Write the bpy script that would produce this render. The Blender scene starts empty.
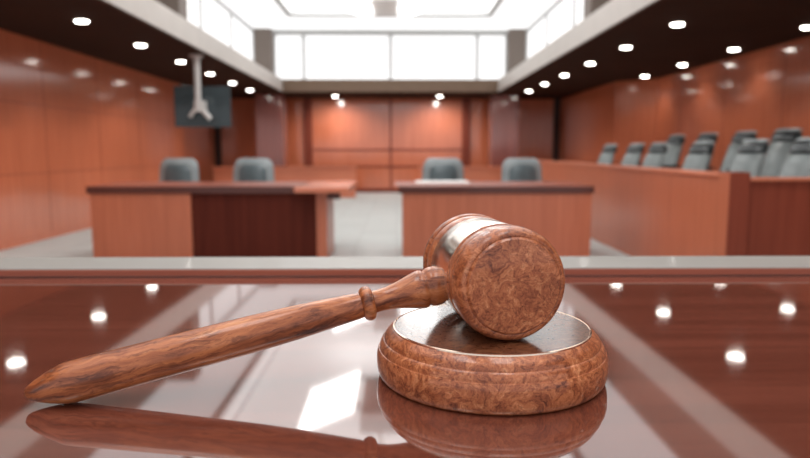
import bpy, bmesh, math, random
from mathutils import Vector, Matrix
random.seed(7)
scn = bpy.context.scene
COL = scn.collection
# ------------------------------------------------------------------ camera
FPX, CXP, CYP, HZ, VX, HC = 650.0, 405.0, 229.0, 150.5, 397.0, 1.4
PITCH = math.atan((CYP - HZ) / FPX)
YAW = math.atan((CXP - VX) / FPX * math.cos(PITCH))
cam_d = bpy.data.cameras.new('camera'); cam = bpy.data.objects.new('camera', cam_d); COL.objects.link(cam)
cam_d.sensor_fit = 'HORIZONTAL'; cam_d.sensor_width = 36.0; cam_d.lens = FPX / 810 * 36.0
cam_d.clip_start = 0.05; cam_d.clip_end = 100
cam.location = (0, 0, HC)
cam.rotation_euler = (math.pi / 2 - PITCH, 0, -YAW)
scn.camera = cam
cam_d.dof.use_dof = True
cam_d.dof.focus_distance = 0.84
cam_d.dof.aperture_fstop = 3.6
# ------------------------------------------------------------------ world, exposure, room light
w = bpy.data.worlds.new('world'); scn.world = w; w.use_nodes = True
w.node_tree.nodes['Background'].inputs[0].default_value = (0.96, 0.97, 1.0, 1)
w.node_tree.nodes['Background'].inputs[1].default_value = 1.05
scn.view_settings.view_transform = 'Standard'
scn.view_settings.look = 'None'
scn.view_settings.gamma = 1
scn.view_settings.use_curve_mapping = False
scn.view_settings.exposure = -0.02
GLOW_WINDOW, GLOW_WING, GLOW_DOWN, SPOT_W, GLOW_VAULT, WASH_W = 1.05, 7.0, 22.0, 52.0, 1.5, 150.0

# ------------------------------------------------------------------ materials
MATS = {}
def lin(r, g, b):
    f = lambda c: (c / 255 / 12.92) if c / 255 <= .04045 else ((c / 255 + .055) / 1.055) ** 2.4
    return (f(r), f(g), f(b), 1)
def base_mat(name):
    m = bpy.data.materials.new(name); m.use_nodes = True; MATS[name] = m
    nt = m.node_tree; return m, nt, nt.nodes['Principled BSDF']
def nz(nt, scale, coord, detail=4, dist=0.0, sc=(1, 1, 1), rough=.5):
    mp = nt.nodes.new('ShaderNodeMapping'); mp.inputs['Scale'].default_value = sc
    nt.links.new(coord, mp.inputs['Vector'])
    n = nt.nodes.new('ShaderNodeTexNoise'); n.inputs['Scale'].default_value = scale
    n.inputs['Detail'].default_value = detail; n.inputs['Distortion'].default_value = dist
    n.inputs['Roughness'].default_value = rough
    nt.links.new(mp.outputs[0], n.inputs['Vector']); return n.outputs['Fac']
def ramp(nt, fac, stops):
    r = nt.nodes.new('ShaderNodeValToRGB'); e = r.color_ramp.elements
    while len(e) < len(stops): e.new(.5)
    for el, (p, c) in zip(e, stops): el.position = p; el.color = c
    nt.links.new(fac, r.inputs['Fac']); return r.outputs['Color']
def mixc(nt, fac, a, b, mode='MIX'):
    m = nt.nodes.new('ShaderNodeMix'); m.data_type = 'RGBA'; m.blend_type = mode
    for sock, v in ((m.inputs[0], fac), (m.inputs[6], a), (m.inputs[7], b)):
        if hasattr(v, 'default_value') and not isinstance(v, (float, int, tuple)): nt.links.new(v, sock)
        else: sock.default_value = v
    return m.outputs[2]
def tc(nt, kind='Object'):
    return nt.nodes.new('ShaderNodeTexCoord').outputs[kind]
def plain(name, col, rough=.5, metal=0, var=.06, coat=0, scale=8):
    m, nt, b = base_mat(name)
    f = nz(nt, scale, tc(nt), 3)
    c0 = tuple(c * (1 - var) for c in col[:3]) + (1,); c1 = tuple(min(1, c * (1 + var)) for c in col[:3]) + (1,)
    nt.links.new(ramp(nt, f, [(.3, c0), (.7, c1)]), b.inputs['Base Color'])
    b.inputs['Roughness'].default_value = rough; b.inputs['Metallic'].default_value = metal
    b.inputs['Coat Weight'].default_value = coat; b.inputs['Coat Roughness'].default_value = .05
    return m
def panel_wood(name, c0, c1, grain=(22, 22, .8), rough=.4, coat=.5, crough=.12, ior=1.5, spec=.4):
    m, nt, b = base_mat(name); co = tc(nt)
    f = nz(nt, 1.0, co, 6, .6, grain, .6)
    g = nz(nt, .7, co, 2, 0, (1, 1, .5))
    c = ramp(nt, f, [(.28, c0), (.72, c1)])
    c = mixc(nt, g, c, tuple(x * .86 for x in c0[:3]) + (1,)) if False else c
    hs = nt.nodes.new('ShaderNodeHueSaturation'); nt.links.new(c, hs.inputs['Color'])
    mr = nt.nodes.new('ShaderNodeMapRange'); nt.links.new(g, mr.inputs[0])
    mr.inputs[1].default_value = .3; mr.inputs[2].default_value = .7; mr.inputs[3].default_value = .92; mr.inputs[4].default_value = 1.08
    nt.links.new(mr.outputs[0], hs.inputs['Value'])
    nt.links.new(hs.outputs[0], b.inputs['Base Color'])
    b.inputs['Roughness'].default_value = rough; b.inputs['Coat Weight'].default_value = coat
    b.inputs['Coat Roughness'].default_value = crough; b.inputs['Coat IOR'].default_value = ior
    b.inputs['Specular IOR Level'].default_value = spec
    return m
def glow(name, col, strength):
    m, nt, b = base_mat(name)
    f = nz(nt, 3, tc(nt), 1)
    c = ramp(nt, f, [(0, tuple(x * .97 for x in col[:3]) + (1,)), (1, col)])
    nt.links.new(c, b.inputs['Emission Color']); b.inputs['Emission Strength'].default_value = strength
    b.inputs['Base Color'].default_value = (.35, .35, .35, 1); b.inputs['Roughness'].default_value = .6; b.inputs['Specular IOR Level'].default_value = .1
    return m

W_LO, W_HI = lin(186, 99, 66), lin(204, 115, 80)
m_wall = panel_wood('cherry_wall_panelling', W_LO, W_HI, coat=1.0, crough=.12, rough=.45, spec=.2, ior=1.75)
m_panel = panel_wood('cherry_panel_wood', lin(164, 88, 60), lin(184, 104, 74), coat=.4, crough=.25)
m_top = panel_wood('cherry_table_top', lin(192, 108, 78), lin(212, 128, 96), (.8, 22, 22), coat=.6, crough=.15)
m_shaded_wood = panel_wood('shaded_kneehole_wood', lin(72, 28, 19), lin(90, 38, 27), coat=0, rough=.6, spec=.1)  # shade of the kneehole recess painted as darker wood
m_midwood = panel_wood('brown_trim_and_shaded_jury_wood', lin(114, 50, 34), lin(134, 64, 46), coat=.1, crough=.3, spec=.2)  # trim colour; on the jury box front it paints the soffit's shade
m_deskwood = panel_wood('red_brown_desk_top', lin(136, 66, 48), lin(156, 82, 60), (.8, 22, 22), coat=.3, crough=.2)
m_edge = panel_wood('dark_edge_banding', lin(66, 28, 20), lin(84, 38, 28), (.8, 22, 22), coat=.3)
m_colm = panel_wood('plum_lacquer_column', lin(128, 66, 58), lin(146, 82, 72), coat=1.0, crough=.12, ior=2.0)
m_soffit = panel_wood('dark_soffit_wood', lin(48, 28, 20), lin(60, 36, 26), (.8, 18, 18), coat=0, crough=.3, rough=.85, spec=.08)
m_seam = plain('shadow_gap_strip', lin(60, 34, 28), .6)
m_desk = panel_wood('lacquered_mahogany_bench_top', lin(88, 44, 33), lin(118, 64, 50), (.9, 34, 34), coat=1.0, crough=.045, rough=.5, ior=2.7, spec=0.0)
m_rail = panel_wood('lacquered_mahogany_rail', lin(138, 72, 54), lin(160, 88, 67), (.9, 30, 30), coat=.4, crough=.2, rough=.45, ior=1.5, spec=.2)
m_ledge_sheen = plain('pale_ledge_reflection', lin(142, 137, 131), .5, var=.04, coat=.1, scale=3)  # pale colour painted for the gloss reflection along the ledge top
m_white = plain('white_plaster', (.84, .84, .83, 1), .7, var=.02)
m_beige = plain('pale_stone_fascia', (.47, .44, .41, 1), .55, var=.04, scale=3)
m_shaded_post = plain('taupe_shaded_post', lin(108, 96, 88), .6, var=.04, scale=3)  # fascia plaster with the shade on the posts painted into its colour
m_beam = plain('brown_shaded_beam', lin(112, 90, 72), .6, var=.05, scale=3)  # fascia plaster darkened to paint the shade on the back beam
m_upper = plain('warm_grey_upper_wall', lin(128, 108, 98), .6, var=.04, scale=3)
m_grey_mould = plain('pale_grey_moulding', (.42, .42, .41, 1), .6, var=.02)
m_carpet = plain('pale_grey_floor', lin(196, 193, 188), .7, var=.03)
m_trim = plain('white_lamp_trim', (.8, .8, .78, 1), .4)
m_glass = glow('backlit_window_glass', (1, 1, 1, 1), GLOW_WINDOW)
m_mull = plain('white_window_mullion', (.55, .55, .55, 1), .5)
m_ceiling_glow = glow('added_ceiling_glow', (1, 1, 1, 1), 1.0)  # glow added to the plain flat ceiling to brighten the desk reflection
m_vault = glow('added_vault_glow', (1, 1, .99, 1), GLOW_VAULT)  # emission added to the vault surface so the well reflects brightly
m_wing = glow('luminous_lamp_wing', (1, .99, .97, 1), GLOW_WING)
m_lens = glow('downlight_lens', (1, .95, .88, 1), GLOW_DOWN)
m_grey = plain('grey_chair_leather', lin(138, 146, 148), .42, var=.08, coat=.2)
m_jury = plain('jury_chair_grey_leather', lin(104, 112, 112), .4, var=.1, coat=.2)
m_greyd = plain('dark_grey_chair_leather', lin(82, 94, 98), .4, var=.1, coat=.3)
m_black = plain('black_headrest_leather', lin(24, 33, 36), .38, var=.1, coat=.3)
m_chrome = plain('brushed_chrome', (.75, .75, .75, 1), .25, 1)
m_plast = plain('black_chair_plastic', lin(38, 38, 40), .5)
m_screen = plain('dark_teal_television_back', lin(36, 50, 54), .35, var=.15, coat=.4, scale=2)
m_pole = plain('pale_grey_metal', lin(205, 203, 200), .4, .2)
m_paper = plain('white_paper', (.85, .84, .82, 1), .7, var=.02)
m_silver = plain('polished_silver_band', (.98, .92, .85, 1), .2, 1, var=.02)
m_rim_highlight = plain('rim_highlight_metal', (.9, .74, .6, 1), .18, 1)  # bright metal stands in for the highlight along the block's rim

def tiles(m):
    nt = m.node_tree; b = nt.nodes['Principled BSDF']
    br = nt.nodes.new('ShaderNodeTexBrick'); nt.links.new(tc(nt), br.inputs['Vector'])
    br.offset = 0; br.inputs['Scale'].default_value = 1; br.inputs['Brick Width'].default_value = .6
    br.inputs['Row Height'].default_value = .6; br.inputs['Mortar Size'].default_value = .008
    br.inputs['Color1'].default_value = lin(186, 187, 184); br.inputs['Color2'].default_value = lin(178, 179, 176)
    br.inputs['Mortar'].default_value = lin(165, 163, 160)
    nt.links.new(br.outputs['Color'], b.inputs['Base Color'])
tiles(m_carpet)

def burl(name, streak=False, dark=1.0, cior=1.5, crough=.08):
    m, nt, b = base_mat(name); co = tc(nt)
    warp = nt.nodes.new('ShaderNodeTexNoise'); warp.inputs['Scale'].default_value = 22 if not streak else 14
    warp.inputs['Detail'].default_value = 4
    nt.links.new(co, warp.inputs['Vector'])
    add = nt.nodes.new('ShaderNodeVectorMath'); add.operation = 'MULTIPLY_ADD'
    nt.links.new(warp.outputs['Color'], add.inputs[0]); k = .07 if not streak else .03
    add.inputs[1].default_value = (k, k, k); nt.links.new(co, add.inputs[2])
    v = add.outputs[0]
    def d(r, g, bb): return lin(r * dark, g * dark, bb * dark)
    if streak:
        a = nz(nt, 38, v, 8, 1.0, (1, 1, .12), .68); c = nz(nt, 150, v, 5, .5, (1, 1, .12), .65)
        e = nz(nt, 9, co, 3, 0, (1, 1, .3))
        st = [(.33, d(92, 44, 24)), (.43, d(148, 80, 46)), (.54, d(186, 110, 66)), (.68, d(210, 142, 94))]
    else:
        a = nz(nt, 62, v, 9, .9, (1, 1, 1), .78); c = nz(nt, 210, v, 6, .6, (1, 1, 1), .7)
        e = nz(nt, 16, co, 4, 1.5)
        st = [(.34, d(90, 40, 24)), (.44, d(152, 82, 50)), (.54, d(188, 112, 72)), (.66, d(218, 150, 106))]
    col = ramp(nt, a, st)
    fine = ramp(nt, c, [(.39, (.36, .28, .24, 1)), (.485, (1, 1, 1, 1))])
    broad = ramp(nt, e, [(.3, (.72, .66, .62, 1)), (.6, (1.0, 1.0, 1.0, 1))])
    col = mixc(nt, .7, col, fine, 'MULTIPLY')
    nt.links.new(mixc(nt, .8, col, broad, 'MULTIPLY'), b.inputs['Base Color'])
    b.inputs['Roughness'].default_value = .45; b.inputs['Specular IOR Level'].default_value = .2
    b.inputs['Coat Weight'].default_value = .65 if cior < 1.6 else 1; b.inputs['Coat Roughness'].default_value = crough; b.inputs['Coat IOR'].default_value = cior
    bp = nt.nodes.new('ShaderNodeBump'); bp.inputs['Strength'].default_value = .05 if cior < 1.6 else 0.0; bp.inputs['Distance'].default_value = .002
    nt.links.new(c, bp.inputs['Height']); nt.links.new(bp.outputs[0], b.inputs['Normal'])
    return m
m_burl = burl('burl_wood'); m_burl_streak = burl('streaked_burl_wood', True)
m_burl_top = burl('dark_polished_burl_wood', False, .62, 1.9, .12)

# ------------------------------------------------------------------ geometry helpers
def empty(name, loc=(0, 0, 0), rz=0):
    o = bpy.data.objects.new(name, None); COL.objects.link(o); o.location = loc; o.rotation_euler = (0, 0, rz)
    o.empty_display_size = .1; return o
def tag(o, label=None, cat=None, group=None, kind=None):
    if label: o['label'] = label
    if cat: o['category'] = cat
    if group: o['group'] = group
    if kind: o['kind'] = kind
    return o
def link(name, bm, mat, parent=None, smooth=False, loc=None, bevel=0, sub=0):
    bmesh.ops.recalc_face_normals(bm, faces=bm.faces[:])
    me = bpy.data.meshes.new(name); bm.to_mesh(me); bm.free()
    o = bpy.data.objects.new(name, me); COL.objects.link(o); me.materials.append(mat)
    if parent: o.parent = parent
    if loc: o.location = loc
    if smooth:
        for p in me.polygons: p.use_smooth = True
        if smooth != 'all': 
            me.set_sharp_from_angle(angle=math.radians(38))
    if bevel:
        b = o.modifiers.new('bevel', 'BEVEL'); b.width = bevel; b.segments = 3; b.limit_method = 'ANGLE'
    if sub:
        s = o.modifiers.new('sub', 'SUBSURF'); s.levels = sub; s.render_levels = sub
    return o
def box(bm, x0, x1, y0, y1, z0, z1, M=None):
    r = bmesh.ops.create_cube(bm, size=1)
    for v in r['verts']:
        v.co = Vector(((x0 + x1) / 2 + v.co.x * (x1 - x0), (y0 + y1) / 2 + v.co.y * (y1 - y0), (z0 + z1) / 2 + v.co.z * (z1 - z0)))
        if M: v.co = M @ v.co
def bx(name, dims, mat, parent=None, bevel=.006, **k):
    bm = bmesh.new(); box(bm, *dims); return link(name, bm, mat, parent, bevel=bevel, **k)
def lathe(prof, seg=64, M=None, bm=None):
    bm = bm or bmesh.new(); rings = []
    for r, z in prof:
        if r < 1e-6:
            v = bm.verts.new((0, 0, z)); rings.append([v])
        else: rings.append([bm.verts.new((r * math.cos(2 * math.pi * i / seg), r * math.sin(2 * math.pi * i / seg), z)) for i in range(seg)])
    for a, b in zip(rings, rings[1:]):
        for i in range(seg):
            j = (i + 1) % seg
            if len(a) == 1 and len(b) == 1: continue
            if len(a) == 1: bm.faces.new((a[0], b[i], b[j]))
            elif len(b) == 1: bm.faces.new((a[i], b[0], a[j]))
            else: bm.faces.new((a[i], b[i], b[j], a[j]))
    if M: bmesh.ops.transform(bm, matrix=M, verts=bm.verts[:])
    return bm
def tube(bm, p, q, r, seg=16, r2=None):
    p, q = Vector(p), Vector(q); d = q - p; L = d.length
    M = Matrix.Translation((p + q) / 2) @ d.to_track_quat('Z', 'Y').to_matrix().to_4x4()
    bmesh.ops.create_cone(bm, cap_ends=True, segments=seg, radius1=r, radius2=r if r2 is None else r2, depth=L, matrix=M)
def prism(bm, pts, z0, z1, M=None):
    a = [bm.verts.new((x, y, z0)) for x, y in pts]; b = [bm.verts.new((x, y, z1)) for x, y in pts]
    bm.faces.new(a[::-1]); bm.faces.new(b)
    for i in range(len(pts)):
        j = (i + 1) % len(pts); bm.faces.new((a[i], a[j], b[j], b[i]))
    if M: bmesh.ops.transform(bm, matrix=M, verts=a + b)
def chain(pts, parent_loc=None):
    pass
def copy_tree(o, parent=None):
    c = o.copy(); COL.objects.link(c); c.parent = parent
    for ch in [x for x in KIDS.get(o.name, [])]: copy_tree(ch, c)
    return c
KIDS = {}
def reg_kids(root):
    for o in list(COL.objects):
        if o.parent: KIDS.setdefault(o.parent.name, [])
    KIDS.clear()
    for o in list(COL.objects):
        if o.parent: KIDS.setdefault(o.parent.name, []).append(o)
def struct(o): o['kind'] = 'structure'; return o

# ------------------------------------------------------------------ room shell
C0 = -.19                        # centre line of the room
YB, YF = 21.9, -1.6              # back wall, open front end
CEIL = 3.1
XL, XL2, XR, XR2 = -5.58, -6.05, 6.18, 5.42
LX, RX, WE = C0 - 3.2, C0 + 3.2, 19.7
struct(bx('floor', (-6.4, 6.8, YF, YB + .3, -.1, 0), m_carpet, bevel=0))
# back wall with its panels
struct(bx('wall_back', (-6.4, 6.8, YB, YB + .3, 0, CEIL + .1), m_wall, bevel=0))
seams = bmesh.new()
def strip(x0, x1, z0=.14, z1=CEIL, dy=.012): box(seams, x0, x1, YB - dy, YB + .02, z0, z1)
for x in (-2.95, 2.30): strip(x - .14, x + .14, dy=.06)
for x in (C0 - .02,): strip(x - .03, x + .03)
for z in (.86, 1.42): box(seams, C0 - 2.7, C0 + 2.45, YB - .012, YB + .02, z - .03, z + .03)
struct(link('trim_1', seams, m_midwood))
bb = bmesh.new(); box(bb, XL2, XR2, YB - .03, YB, 0, .14); struct(link('baseboard_back', bb, m_midwood, bevel=.004))
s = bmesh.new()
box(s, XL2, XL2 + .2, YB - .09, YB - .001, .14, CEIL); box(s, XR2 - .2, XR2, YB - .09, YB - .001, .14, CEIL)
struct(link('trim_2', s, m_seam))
# left wall
struct(bx('wall_left', (XL - .3, XL, YF, 17.2, 0, CEIL + .1), m_wall, bevel=0))
lw = bmesh.new(); prism(lw, [(XL, 17.2), (XL2, 17.6), (XL2, YB), (XL2 - .3, YB), (XL2 - .3, 17.2)], 0, CEIL + .1)
struct(link('wall_left_rear', lw, m_wall))
# right wall: main run, a short return, and the nearer-in rear run
struct(bx('wall_right', (XR, XR + .3, YF, 16.2, 0, CEIL + .1), m_wall, bevel=0))
rw = bmesh.new(); prism(rw, [(XR, 15.7), (XR2, 16.35), (XR2, YB), (XR + .3, YB), (XR + .3, 15.7)], 0, CEIL + .1)
struct(link('wall_right_rear', rw, m_wall))
bb = bmesh.new(); box(bb, XL, XL + .015, YF, 17.2, 0, .1); struct(link('baseboard_left', bb, m_wall))
# wall seams on left and right
s = bmesh.new()
for z in (1.05, 2.1): box(s, XL - .01, XL + .003, YF, 17.2, z - .005, z + .005)
for k in range(9): box(s, XL - .01, XL + .003, 1.0 + k * 1.9, 1.012 + k * 1.9, .12, CEIL)
struct(link('trim_3', s, m_midwood))
s = bmesh.new()
for k in range(8): box(s, XR - .003, XR + .01, 1.0 + k * 1.9, 1.012 + k * 1.9, .12, CEIL)
struct(link('trim_4', s, m_midwood))
# dark soffits (lower ceilings) with the raised well between them
sf = bmesh.new()
box(sf, XL2 - .3, LX, YF, YB, CEIL, CEIL + .03)
struct(link('ceiling_left', sf, m_soffit))
sf = bmesh.new(); box(sf, RX, XR + .3, YF, YB, CEIL, CEIL + .03)
struct(link('ceiling_right', sf, m_soffit))
sf = bmesh.new(); box(sf, LX, RX, WE, YB, CEIL, CEIL + .03)
struct(link('ceiling_back', sf, m_soffit))
# fascia beams
FT = 3.50
f = bmesh.new(); box(f, LX - .12, LX, YF, WE + .12, CEIL + .03, FT); struct(link('trim_5', f, m_beige, bevel=.01))
f = bmesh.new(); box(f, RX, RX + .12, YF, WE + .12, CEIL + .03, FT); struct(link('trim_6', f, m_beige, bevel=.01))
f = bmesh.new(); box(f, LX, RX, WE, WE + .12, CEIL + .03, FT); struct(link('trim_7', f, m_beam, bevel=.01))
# ledges
f = bmesh.new()
box(f, LX - 1.0, LX - .12, YF, YB, FT - .08, FT - .02); box(f, RX + .12, RX + 1.0, YF, YB, FT - .08, FT - .02)
box(f, LX - .12, RX + .12, WE + .12, YB, FT - .08, FT - .02)
struct(link('trim_8', f, m_white))
ZT = 4.97
PX = 4.02                         # window plane, off the centre line
# posts
POSTY = (-1.2, 3.9, 11.5, 19.75)
n = 9
for yy in POSTY:
    for sgn in (-1, 1):
        a, b2 = sorted((C0 + sgn * 3.52, C0 + sgn * (PX + .1)))
        struct(bx('trim_%d' % n, (a, b2, yy, yy + .45, FT - .02, ZT), m_shaded_post)); n += 1
# clerestory windows: side bays and the back one
def window(idx, p0, p1, ax, nm, marks=None):
    """frame box with mullions and one pane; ax 'x' for side windows (plane at constant x)"""
    fr = bmesh.new(); pn = bmesh.new()
    t = .05; lo, hi = p0, p1; 
    def bb_(bm, u0, u1, v0, v1, d0, d1):
        if ax[0] == 'x':
            s_ = 1 if ax[1] > C0 else -1
            a, b3 = sorted((ax[1] + s_ * d0, ax[1] + s_ * d1)); box(bm, a, b3, u0, u1, v0, v1)
        else: box(bm, u0, u1, ax[1] + d0, ax[1] + d1, v0, v1)
    z0, z1 = FT - .02, ZT
    bb_(fr, lo, hi, z0, z0 + .06, 0, .08); bb_(fr, lo, hi, z1 - .12, z1, 0, .08)
    for u in (marks or [lo + (hi - lo) * k / nm for k in range(nm + 1)]):
        bb_(fr, max(lo, u - t), min(hi, u + t), z0 + .06, z1 - .12, 0, .08)
    bb_(pn, lo, hi, z0, z1, .05, .065)
    f_ = struct(link('window_%d' % idx, fr, m_mull)); p_ = link('pane', pn, m_glass, f_); return f_
i = 1
for a, b in zip(POSTY, POSTY[1:]):
    for sgn in (-1, 1):
        if a > 10: window(i, a + .45, b, ('x', C0 + sgn * PX), 3); i += 1
        else:
            q = sorted((C0 + sgn * PX, C0 + sgn * (PX + .1)))
            struct(bx('wall_upper_%s_%s' % ('left' if sgn < 0 else 'right', 'front' if a < 0 else 'middle'), (q[0], q[1], a + .45, b, FT - .02, ZT), m_upper, bevel=0))
window(i, C0 - 3.52, C0 + 3.52, ('y', 20.12), 4, [C0 - 3.52, C0 - 2.62, C0, C0 + 2.62, C0 + 3.52])
# upper ceiling with a vaulted recess
u = bmesh.new(); VW = 2.6; VY = 17.7
box(u, C0 - 4.3, C0 - VW, YF, 20.3, ZT, ZT + .1); box(u, C0 + VW, C0 + 4.3, YF, 20.3, ZT, ZT + .1)
box(u, C0 - VW, C0 + VW, VY, 20.3, ZT, ZT + .1)
struct(link('ceiling', u, m_ceiling_glow))
u = bmesh.new(); box(u, C0 - VW, C0 + VW, VY, VY + .08, ZT + .1, ZT + .9)
box(u, C0 - VW - .08, C0 - VW, YF, VY, ZT + .1, ZT + .35); box(u, C0 + VW, C0 + VW + .08, YF, VY, ZT + .1, ZT + .35)
N = 24; pv = None
for k in range(N + 1):
    a = -1 + 2 * k / N; x = C0 + a * VW; z = ZT + .3 + .45 * math.sqrt(max(0, 1 - a * a * .92))
    cur = [u.verts.new((x, YF, z)), u.verts.new((x, VY + .05, z)), u.verts.new((x, VY + .05, z + .06)), u.verts.new((x, YF, z + .06))]
    if pv:
        for q in range(4): u.faces.new((pv[q], cur[q], cur[(q + 1) % 4], pv[(q + 1) % 4]))
    pv = cur
struct(link('ceiling_vault', u, m_vault))
# cove mouldings around the recess
u = bmesh.new()
box(u, C0 - VW - .12, C0 - VW + .02, YF, VY, ZT - .05, ZT); box(u, C0 + VW - .02, C0 + VW + .12, YF, VY, ZT - .05, ZT)
box(u, C0 - VW - .12, C0 + VW + .12, VY - .02, VY + .14, ZT - .05, ZT); box(u, C0 - 3.9, C0 + 3.9, 19.95, 20.1, ZT - .14, ZT)
struct(link('trim_17', u, m_grey_mould, bevel=.02))
u = bmesh.new(); pv = None          # arched moulding on the end of the vault
for k in range(N + 1):
    a = -1 + 2 * k / N; x = C0 + a * VW * .97; z = ZT + .02 + .62 * math.sqrt(max(0, 1 - a * a))
    cur = [u.verts.new((x, VY - .06, z)), u.verts.new((x, VY + .0, z)), u.verts.new((x, VY + .0, z + .07)), u.verts.new((x, VY - .06, z + .07))]
    if pv:
        for q in range(4): u.faces.new((pv[q], cur[q], cur[(q + 1) % 4], pv[(q + 1) % 4]))
    pv = cur
struct(link('trim_20', u, m_grey_mould))
# columns under the back beam
for k, sx in enumerate((-1, 1)):
    x = C0 + sx * 3.5 + (.02 if sx > 0 else -.22)
    struct(bx('trim_%d' % (18 + k), (x - .42, x + .42, 20.2, 20.9, 0, CEIL), m_colm, bevel=.02))

# ------------------------------------------------------------------ ceiling lamps
def spot(parent, z, watt):
    l = bpy.data.lights.new('downlight_beam', 'SPOT'); l.energy = watt; l.spot_size = math.radians(125); l.spot_blend = .8
    l.shadow_soft_size = .07; l.color = (1, .96, .91)
    o = bpy.data.objects.new('downlight_beam', l); COL.objects.link(o); o.parent = parent; o.location = (0, 0, z); return o
def downlight(x, y):
    e = empty('downlight', (x, y, CEIL))
    link('trim_ring', lathe([(.085, -.003), (.088, -.006), (.100, -.005), (.104, 0)], 32), m_trim, e, True)
    link('lens', lathe([(0, -.022), (.036, -.021), (.066, -.017), (.082, -.009), (.085, -.001), (0, -.001)], 32), m_lens, e, True)
    spot(e, -.06, SPOT_W); return e
rowsL = [(C0 - 3.97, 18.8 - 1.98 * k) for k in range(10)]
rowsR = [(C0 + 3.99, 19.0 - 1.995 * k) for k in range(10)]
rowsR2 = [(C0 + 5.89, 15.2 - 1.995 * k) for k in range(8)]
rowsB = [(C0 - 1.75, 20.85), (C0 + 1.55, 20.85)]
proto = downlight(*rowsL[0]); reg_kids(proto)
names = ['first', 'second', 'third', 'fourth', 'fifth', 'sixth', 'seventh', 'eighth', 'ninth', 'tenth']
def set_row(pts, txt, first=None, watt=None):
    for k, (x, y) in enumerate(pts):
        e = first if (first and k == 0) else copy_tree(proto)
        e.location = (x, y, CEIL)
        if watt:
            for o in e.children:
                if o.type == 'LIGHT': o.data = o.data.copy(); o.data.energy = watt
        tag(e, 'round recessed downlight, %s from the back %s' % (names[k], txt), 'ceiling light', 'recessed downlights in the dark soffits')
set_row(rowsL, 'in the row above the left wall', proto)
set_row(rowsR, 'in the right row beside the pale beam')
set_row(rowsR2, 'in the outer row beside the right wall', None, SPOT_W * .4)
for k, (x, y) in enumerate(rowsB):
    e = copy_tree(proto); e.location = (x, y, CEIL)
    for o in e.children:
        if o.type == 'LIGHT': o.data = o.data.copy(); o.data.energy = WASH_W; o.data.spot_size = math.radians(160); o.rotation_euler = (math.radians(12), 0, 0)
    tag(e, 'round downlight before the back wall, %s one of the pair' % ('left', 'right')[k], 'ceiling light', 'downlights over the back wall')
# winged luminaires in the vault
def wing_lamp(y0):
    e = empty('winged_ceiling_lamp', (C0 - .07, y0, 0))
    h = bmesh.new(); box(h, -.3, .3, 0, 1.6, 4.62, 4.95); box(h, -.06, .06, .7, .9, 4.95, 5.75)
    link('hub', h, m_white, e, bevel=.03)
    for sx in (-1, 1):
        b = bmesh.new(); pts = [(sx * .38, 4.56), (sx * 1.22, 4.90)]
        vs = []
        for yy in (0, 1.7):
            for (x, z) in pts:
                vs.append(b.verts.new((x, yy, z))); vs.append(b.verts.new((x, yy, z + .05)))
        for q in ((0, 2, 3, 1), (4, 5, 7, 6), (0, 1, 5, 4), (2, 6, 7, 3), (0, 4, 6, 2), (1, 3, 7, 5)): b.faces.new([vs[z] for z in q])
        link('luminous_wing', b, m_wing, e)
        for q in (.2, 1.4):
            b = bmesh.new(); box(b, min(sx * .28, sx * .42), max(sx * .28, sx * .42), q, q + .1, 4.58, 4.66); link('bracket', b, m_chrome, e)
    return e
wl = [(14.6, 'nearest the back window'), (9.15, 'midway down the raised ceiling, mirrored in the desk'), (4.3, 'second from the bench'), (-.5, 'right above the bench')]
p0 = wing_lamp(wl[0][0]); reg_kids(p0)
for k, (yy, t) in enumerate(wl):
    o = p0 if k == 0 else copy_tree(p0); o.location = (C0 - .07, yy, 0)
    tag(o, 'white lamp with two luminous wings, ' + t, 'ceiling lamp', 'winged lamps in the ceiling well')

# ------------------------------------------------------------------ television on a ceiling pole
tv = tag(empty('television', (-3.60, 12.26, CEIL), math.radians(6)), 'dark flat television seen from behind, hanging under the left soffit', 'television')
bm = bmesh.new(); box(bm, -.51, .51, 0, .05, -1.27, -.52); link('casing', bm, m_screen, tv, bevel=.015)
bm = bmesh.new(); box(bm, -.47, .47, .05, .055, -1.23, -.56); link('screen', bm, m_black, tv)
bm = bmesh.new(); box(bm, -.3, .3, -.03, 0, -1.15, -.68); link('rear_cover', bm, m_screen, tv, bevel=.01)
pm = tag(empty('television_mount', (-3.60, 12.0, CEIL), 0), 'pale metal ceiling pole with splayed bracket carrying the television', 'mount')
bm = bmesh.new(); tube(bm, (0, 0, -.03), (0, 0, -1.0), .055, 20); link('pole', bm, m_pole, pm, True)
bm = bmesh.new(); tube(bm, (0, 0, 0), (0, 0, -.03), .12, 24); link('ceiling_plate', bm, m_pole, pm, True)
bm = bmesh.new(); tube(bm, (0, 0, -.88), (.2, .05, -1.13), .045, 12); link('bracket_arm', bm, m_pole, pm, True)
bm = bmesh.new(); tube(bm, (0, 0, -.88), (-.17, .05, -1.09), .035, 12); link('bracket_arm', bm, m_pole, pm, True)
bm = bmesh.new(); box(bm, -.07, .1, -.03, .21, -.98, -.8); link('clamp', bm, m_pole, pm, bevel=.01)

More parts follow.
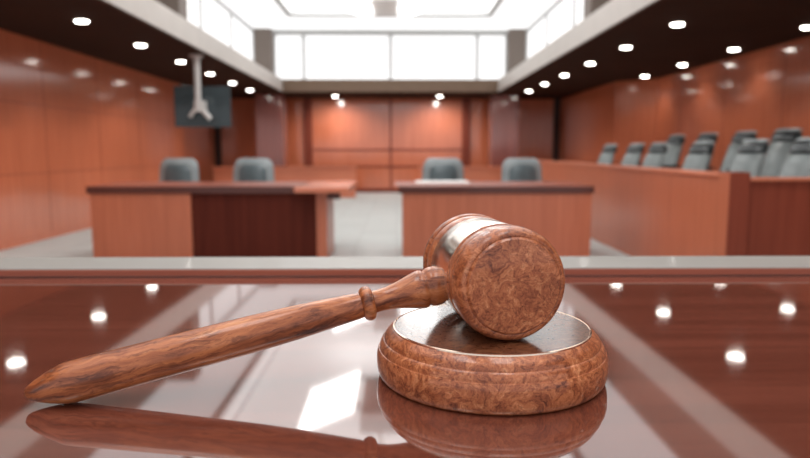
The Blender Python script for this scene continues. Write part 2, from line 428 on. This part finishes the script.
# ------------------------------------------------------------------ furniture
DY = 8.2
t = tag(empty('counsel_desk', (0, DY, 0)), 'long cherry counsel desk on the left with a dark kneehole panel and side return', 'desk')
bx('tabletop', (-3.89, -1.27, -.03, 1.18, .865, .95), m_edge, t)
bx('writing_surface', (-3.88, -1.28, -.02, 1.17, .95, .957), m_deskwood, t, bevel=.002)
bx('front_panel', (-3.86, -2.60, 0, .05, 0, .865), m_panel, t)
bx('kneehole_panel', (-2.60, -1.02, .03, .07, 0, .865), m_shaded_wood, t)  # recess shade is in this panel's colour
bx('side_panel', (-3.86, -3.81, .05, 1.1, 0, .865), m_panel, t)
bx('end_panel', (-1.02, -.885, -.03, .9, 0, .875), m_panel, t)
bx('partition', (-2.64, -2.59, .07, 1.1, 0, .865), m_panel, t)
bx('return_top', (-1.265, -.59, -.22, 1.5, .885, .95), m_top, t, bevel=.008)
bx('bracket', (-.885, -.72, .0, .06, .79, .885), m_edge, t)
t = tag(empty('counsel_desk', (0, DY, 0)), 'long cherry counsel desk on the right, behind the gavel head', 'desk')
bx('tabletop', (.02, 2.49, -.03, 1.18, .865, .95), m_edge, t)
bx('writing_surface', (-.03, 2.49, -.02, 1.17, .95, .957), m_deskwood, t, bevel=.002)
bx('front_panel', (.07, 2.47, 0, .05, 0, .865), m_panel, t)
bx('side_panel', (.07, .12, .05, 1.1, 0, .865), m_panel, t)
bx('side_panel', (2.42, 2.47, .05, 1.1, 0, .865), m_panel, t)
pp = tag(empty('paper_stack', (.62, 9.0, .957)), 'white papers lying on the right counsel desk before its left chair', 'papers')
bx('sheets', (-.36, .36, -.22, .22, 0, .02), m_paper, pp, bevel=.002)
# gallery partitions at the back
for x0, x1, side in ((-5.45, -1.24, 'left'), (.66, 4.9, 'right')):
    g = tag(empty('gallery_partition', ((x0 + x1) / 2, 19.4, 0)), 'low cherry partition in front of the back wall on the %s side' % side, 'partition', 'low partitions before the back wall')
    hw = (x1 - x0) / 2
    bx('panel', (-hw, hw, 0, .12, 0, .88), m_top, g)
    bx('cap_rail', (-hw - .03, hw + .03, -.06, .2, .88, .93), m_top, g)

# counsel chairs
def shell(pts_uv, thick, curve, seg=None):
    pass
def pad(bm, w0, w1, h, t, tilt, z0, y0, round_=.25, curve=.05, nx=8, nz=8):
    """upholstered pad: width w0 at the bottom, w1 at the top, rounded corners, gentle curve; front faces -y"""
    front, back = [], []
    for j in range(nz + 1):
        v = j / nz; w_ = (w0 + (w1 - w0) * v) / 2
        e = max(0, (abs(v - .5) * 2 - (1 - round_)) / round_); w_ *= 1 - .16 * e * e - (.10 * e ** 6)
        fr, bk = [], []
        for i_ in range(nx + 1):
            a = -1 + 2 * i_ / nx; x = a * w_
            edge = max(abs(a) ** 4, (abs(v - .5) * 2) ** 6)
            z = z0 + v * h * math.cos(tilt); y = y0 + v * h * math.sin(tilt) - curve * a * a
            fr.append(bm.verts.new((x, y - t / 2 * (1 - .75 * edge), z))); bk.append(bm.verts.new((x, y + t / 2 * (1 - .75 * edge), z)))
        front.append(fr); back.append(bk)
    for j in range(nz):
        for i_ in range(nx):
            bm.faces.new((front[j][i_], front[j][i_ + 1], front[j + 1][i_ + 1], front[j + 1][i_]))
            bm.faces.new((back[j][i_ + 1], back[j][i_], back[j + 1][i_], back[j + 1][i_ + 1]))
        bm.faces.new((back[j][0], front[j][0], front[j + 1][0], back[j + 1][0]))
        bm.faces.new((front[j][nx], back[j][nx], back[j + 1][nx], front[j + 1][nx]))
    for i_ in range(nx):
        bm.faces.new((front[0][i_ + 1], front[0][i_], back[0][i_], back[0][i_ + 1]))
        bm.faces.new((front[nz][i_], front[nz][i_ + 1], back[nz][i_ + 1], back[nz][i_]))
def swivel_base(t):
    bm = bmesh.new(); tube(bm, (0, 0, .1), (0, 0, .44), .03, 16); link('gas_column', bm, m_chrome, t, True)
    bm = bmesh.new()
    for k in range(5):
        a = k * 2 * math.pi / 5 + .3; tube(bm, (0, 0, .12), (.3 * math.cos(a), .3 * math.sin(a), .07), .026, 10, .016)
    link('star_base', bm, m_chrome, t, True)
    for k in range(5):
        a = k * 2 * math.pi / 5 + .3; x, y = .3 * math.cos(a), .3 * math.sin(a)
        bm = bmesh.new(); tube(bm, (x - .02 * math.sin(a), y + .02 * math.cos(a), .033), (x + .02 * math.sin(a), y - .02 * math.cos(a), .033), .033, 16); link('caster', bm, m_plast, t, True)
def arms(t, w, y=0):
    for sx in (-1, 1):
        bm = bmesh.new(); tube(bm, (sx * w, y + .12, .46), (sx * w, y + .1, .66), .018, 10); tube(bm, (sx * w, y - .1, .46), (sx * w, y - .12, .66), .018, 10)
        box(bm, sx * w - .035, sx * w + .035, y - .2, y + .2, .655, .69); link('armrest', bm, m_plast, t, bevel=.008)
def counsel_chair():
    t = empty('counsel_chair')
    swivel_base(t)
    bm = bmesh.new(); box(bm, -.29, .29, -.28, .26, .44, .54); link('seat', bm, m_grey, t, True, bevel=.04)
    bm = bmesh.new(); pad(bm, .78, .68, .74, .09, .10, .54, .27, .3, -.05); link('backrest', bm, m_grey, t, 'all', sub=1)
    bm = bmesh.new(); pad(bm, .54, .47, .60, .07, .10, .58, .225, .3, -.04); link('back_cushion', bm, m_greyd, t, 'all', sub=1)
    arms(t, .37); return t
cc = counsel_chair(); reg_kids(cc)
for k, (x, rz, lab) in enumerate((
    (-3.75, -8, 'grey armchair behind the left end of the left desk, below the television'),
    (-2.47, -5, 'grey armchair behind the left desk, nearer the aisle'),
    (.80, 2, 'grey armchair behind the right desk with white papers before it'),
    (2.17, 6, 'grey armchair behind the right desk, nearer the jury box'))):
    o = cc if k == 0 else copy_tree(cc); o.location = (x, 10.75, 0); o.rotation_euler = (0, 0, math.radians(rz))
    tag(o, lab, 'chair', 'armchairs behind the counsel desks')

# jury box
JX, JY0, JY1 = 3.10, 6.0, 15.5
jb = tag(empty('jury_box', (0, 0, 0)), 'long cherry jury box enclosure along the right side with raised corner post', 'jury box')
bx('side_panel', (JX, JX + .08, JY0 + .2, JY1, 0, 1.15), m_panel, jb)
bx('side_cap_rail', (JX - .025, JX + .13, JY0 + .18, JY1, 1.15, 1.19), m_top, jb)
bx('end_panel', (JX + .08, XR - .01, JY1 - .08, JY1, 0, 1.15), m_panel, jb)
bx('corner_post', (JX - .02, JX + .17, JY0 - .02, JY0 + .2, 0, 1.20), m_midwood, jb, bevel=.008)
bx('post_face', (JX - .03, JX - .02, JY0 - .015, JY0 + .195, 0, 1.195), m_panel, jb, bevel=.002)
bx('front_panel', (JX + .17, XR - .01, JY0 + .03, JY0 + .1, 0, 1.12), m_midwood, jb)  # darker than the side panel: shade under the soffit painted in
bx('front_cap_rail', (JX + .17, XR - .01, JY0 - .01, JY0 + .14, 1.12, 1.15), m_top, jb)
struct(bx('floor_jury_lower', (JX + .09, 4.65, JY0 + .12, JY1 - .1, 0, .30), m_carpet, bevel=0))
struct(bx('floor_jury_upper', (4.65, XR - .03, JY0 + .12, JY1 - .1, 0, .46), m_carpet, bevel=0))
def jury_chair():
    t = empty('jury_chair')
    swivel_base(t)
    bm = bmesh.new(); box(bm, -.25, .25, -.28, .22, .44, .54); link('seat', bm, m_jury, t, True, bevel=.04)
    bm = bmesh.new(); pad(bm, .46, .40, .64, .09, .38, .50, .18, .2, -.04); link('backrest', bm, m_jury, t, 'all', sub=1)
    bm = bmesh.new(); pad(bm, .40, .37, .15, .14, .3, 1.04, .425, .5, -.03); link('headrest', bm, m_black, t, 'all', sub=1)
    bm = bmesh.new(); pad(bm, .39, .32, .06, .12, .5, 1.175, .475, .6, -.03, nz=4); link('headrest_sheen', bm, m_grey, t, 'all', sub=1)  # lighter pad paints the light caught on top of the headrest
    arms(t, .28); return t
jc = jury_chair(); reg_kids(jc); first = True
front = [(12.9, 'farthest'), (11.5, 'second farthest'), (10.5, 'third farthest'), (9.0, 'third nearest'), (7.68, 'second nearest'), (6.66, 'nearest')]
back = [(11.9, 'farthest'), (10.7, 'second farthest'), (9.55, 'second nearest'), (8.5, 'nearest')]
def pjury(hx, hy, z, rz, lab, grp):
    global first
    o = jc if first else copy_tree(jc); first = False; a = math.radians(rz)
    o.location = (hx + .47 * math.sin(a), hy - .47 * math.cos(a), z); o.rotation_euler = (0, 0, a); tag(o, lab, 'chair', grp)
for y, nme in front:
    pjury(4.2, y, .31 if y < 9 else .30, -66 if y > 7 else -74, 'grey jury chair with black headrest, front row, %s from the bench' % nme, 'front row jury chairs')
for y, nme in back:
    pjury(5.08, y, .46, -64 if y > 9 else -56, 'grey jury chair with black headrest, back row, %s from the bench' % nme, 'back row jury chairs')

# ------------------------------------------------------------------ judge's bench
DZ = 1.4 - .3025
bench = tag(empty('judge_bench', (0, 0, 0)), 'glossy mahogany bench top in the foreground carrying the gavel', 'bench')
bx('bench_top', (-1.7, 1.7, -.35, 1.546, DZ - .05, DZ), m_desk, bench, bevel=0)
bx('front_ledge', (-1.7, 1.7, 1.546, 1.725, DZ - .05, DZ + .0175), m_rail, bench, bevel=.002)
bx('ledge_sheen', (-1.7, 1.7, 1.549, 1.722, DZ + .0170, DZ + .0200), m_ledge_sheen, bench, bevel=.001)  # thin strip added to carry the painted reflection
bx('joint_bead', (-1.7, 1.7, 1.541, 1.546, DZ, DZ + .003), m_edge, bench, bevel=.001)
bx('front_panel', (-1.66, 1.66, 1.52, 1.60, .0, DZ - .05), m_panel, bench)
bx('side_panel', (-1.66, -1.58, -.2, 1.52, .0, DZ - .05), m_panel, bench)
bx('side_panel', (1.58, 1.66, -.2, 1.52, .0, DZ - .05), m_panel, bench)

# ------------------------------------------------------------------ sound block and gavel
S = 2.5506
def sc(p): return [(r * S, z * S) for r, z in p]
sb = tag(empty('sound_block', (.1268, .860, DZ + .0005)), 'round stepped burl wood sound block under the gavel head', 'sound block')
link('base', lathe(sc([(0, 0), (.0572, 0), (.0585, .0005), (.0594, .0016), (.0602, .0038), (.0606, .0075), (.0606, .0118), (.0601, .0140), (.0596, .0150),
                       (.0592, .0151), (.0590, .0155), (.0590, .0160), (.0587, .0175), (.0578, .0190), (.0571, .0196), (.0567, .0197), (.0566, .0202), (.0563, .0216), (.0550, .0232), (.0538, .0242), (.0527, .0250), (.0518, .0256), (0, .0257)]), 128), m_burl, sb, True)
link('rim_line', lathe(sc([(.0520, .0255), (.0519, .0262), (.0512, .0264), (.0509, .0261)]), 128), m_rim_highlight, sb, True)  # ring drawn as a painted highlight
link('top_disc', lathe(sc([(.0510, .0254), (.0509, .0261), (0, .0261)]), 128), m_burl_top, sb, True)

ZH = DZ + (.0262 + .0283) * S
Nn = Vector((.1430, .768, ZH)); Ff = Vector((.1040, .970, ZH)); axd = (Ff - Nn).normalized()
gv = tag(empty('gavel', (Nn + Ff) / 2), 'polished burl wood gavel with silver band, its head on the sound block', 'gavel')
GM = (Nn + Ff) / 2
def along(o, d): o.rotation_mode = 'QUATERNION'; o.rotation_quaternion = d.to_track_quat('Z', 'Y'); return o
HL = (Ff - Nn).length / S
half = [(0, -.0003), (.015, -.0001), (.0226, .0004), (.0233, .0011), (.0237, .0018), (.0242, .0017), (.0250, .0018), (.0262, .0028), (.0273, .0048), (.0280, .0078), (.0282, .0108), (.0280, .0124), (.0275, .0132),
        (.0268, .0134), (.0268, .0142), (.0274, .0146), (.0275, .0154), (.0274, .0205), (.0272, .0211), (.0268, .0214), (.0268, .0218), (.0275, .0222), (.0277, .0230), (.0274, .0238), (.0267, .0241)]
prof = half + [(r, HL - z) for r, z in half[::-1]]
prof = [(r, z - HL / 2) for r, z in prof]
along(link('head', lathe(sc(prof), 128), m_burl, gv, True), axd)
bp = [(.0265, .0240), (.0272, .0242), (.0274, .0246), (.0274, HL - .0246), (.0272, HL - .0242), (.0265, HL - .0240)]
along(link('silver_band', lathe(sc([(r, z - HL / 2) for r, z in bp]), 128), m_silver, gv, True), axd)
T = Vector((-.440, .748, DZ + .0062 * S)); hd = (T - GM).normalized()
hp = [(0, .020), (.0086, .020), (.0090, .0262), (.0098, .0272), (.0103, .0290), (.0103, .0318), (.0098, .0336), (.0092, .0344), (.0091, .0352), (.0098, .0360), (.0101, .0374), (.0098, .0395), (.0090, .0425), (.0077, .0470),
      (.0066, .0515), (.0059, .0560), (.0056, .0600), (.0058, .0635)]
along(link('handle_neck', lathe(sc(hp), 64), m_burl_streak, gv, True), hd)
rp = [(.0056, .0632), (.0068, .0634), (.0082, .0642), (.0089, .0656), (.0090, .0666), (.0087, .0680), (.0078, .0692), (.0064, .0698), (.0060, .0699)]
along(link('handle_ring', lathe(sc(rp), 64), m_burl_streak, gv, True), hd)
sp = [(.0060, .0695), (.0065, .0700), (.0068, .0730), (.0077, .0880), (.0086, .1050), (.0092, .1250), (.0095, .1500), (.0097, .1750), (.0098, .1950), (.0099, .2060), (.0099, .2110), (.0096, .2140), (.0090, .2160), (.0077, .2205), (.0053, .2265), (.0033, .2303), (.0020, .2316), (0, .2321)]
along(link('handle_shaft', lathe(sc(sp), 64), m_burl_streak, gv, True), hd)
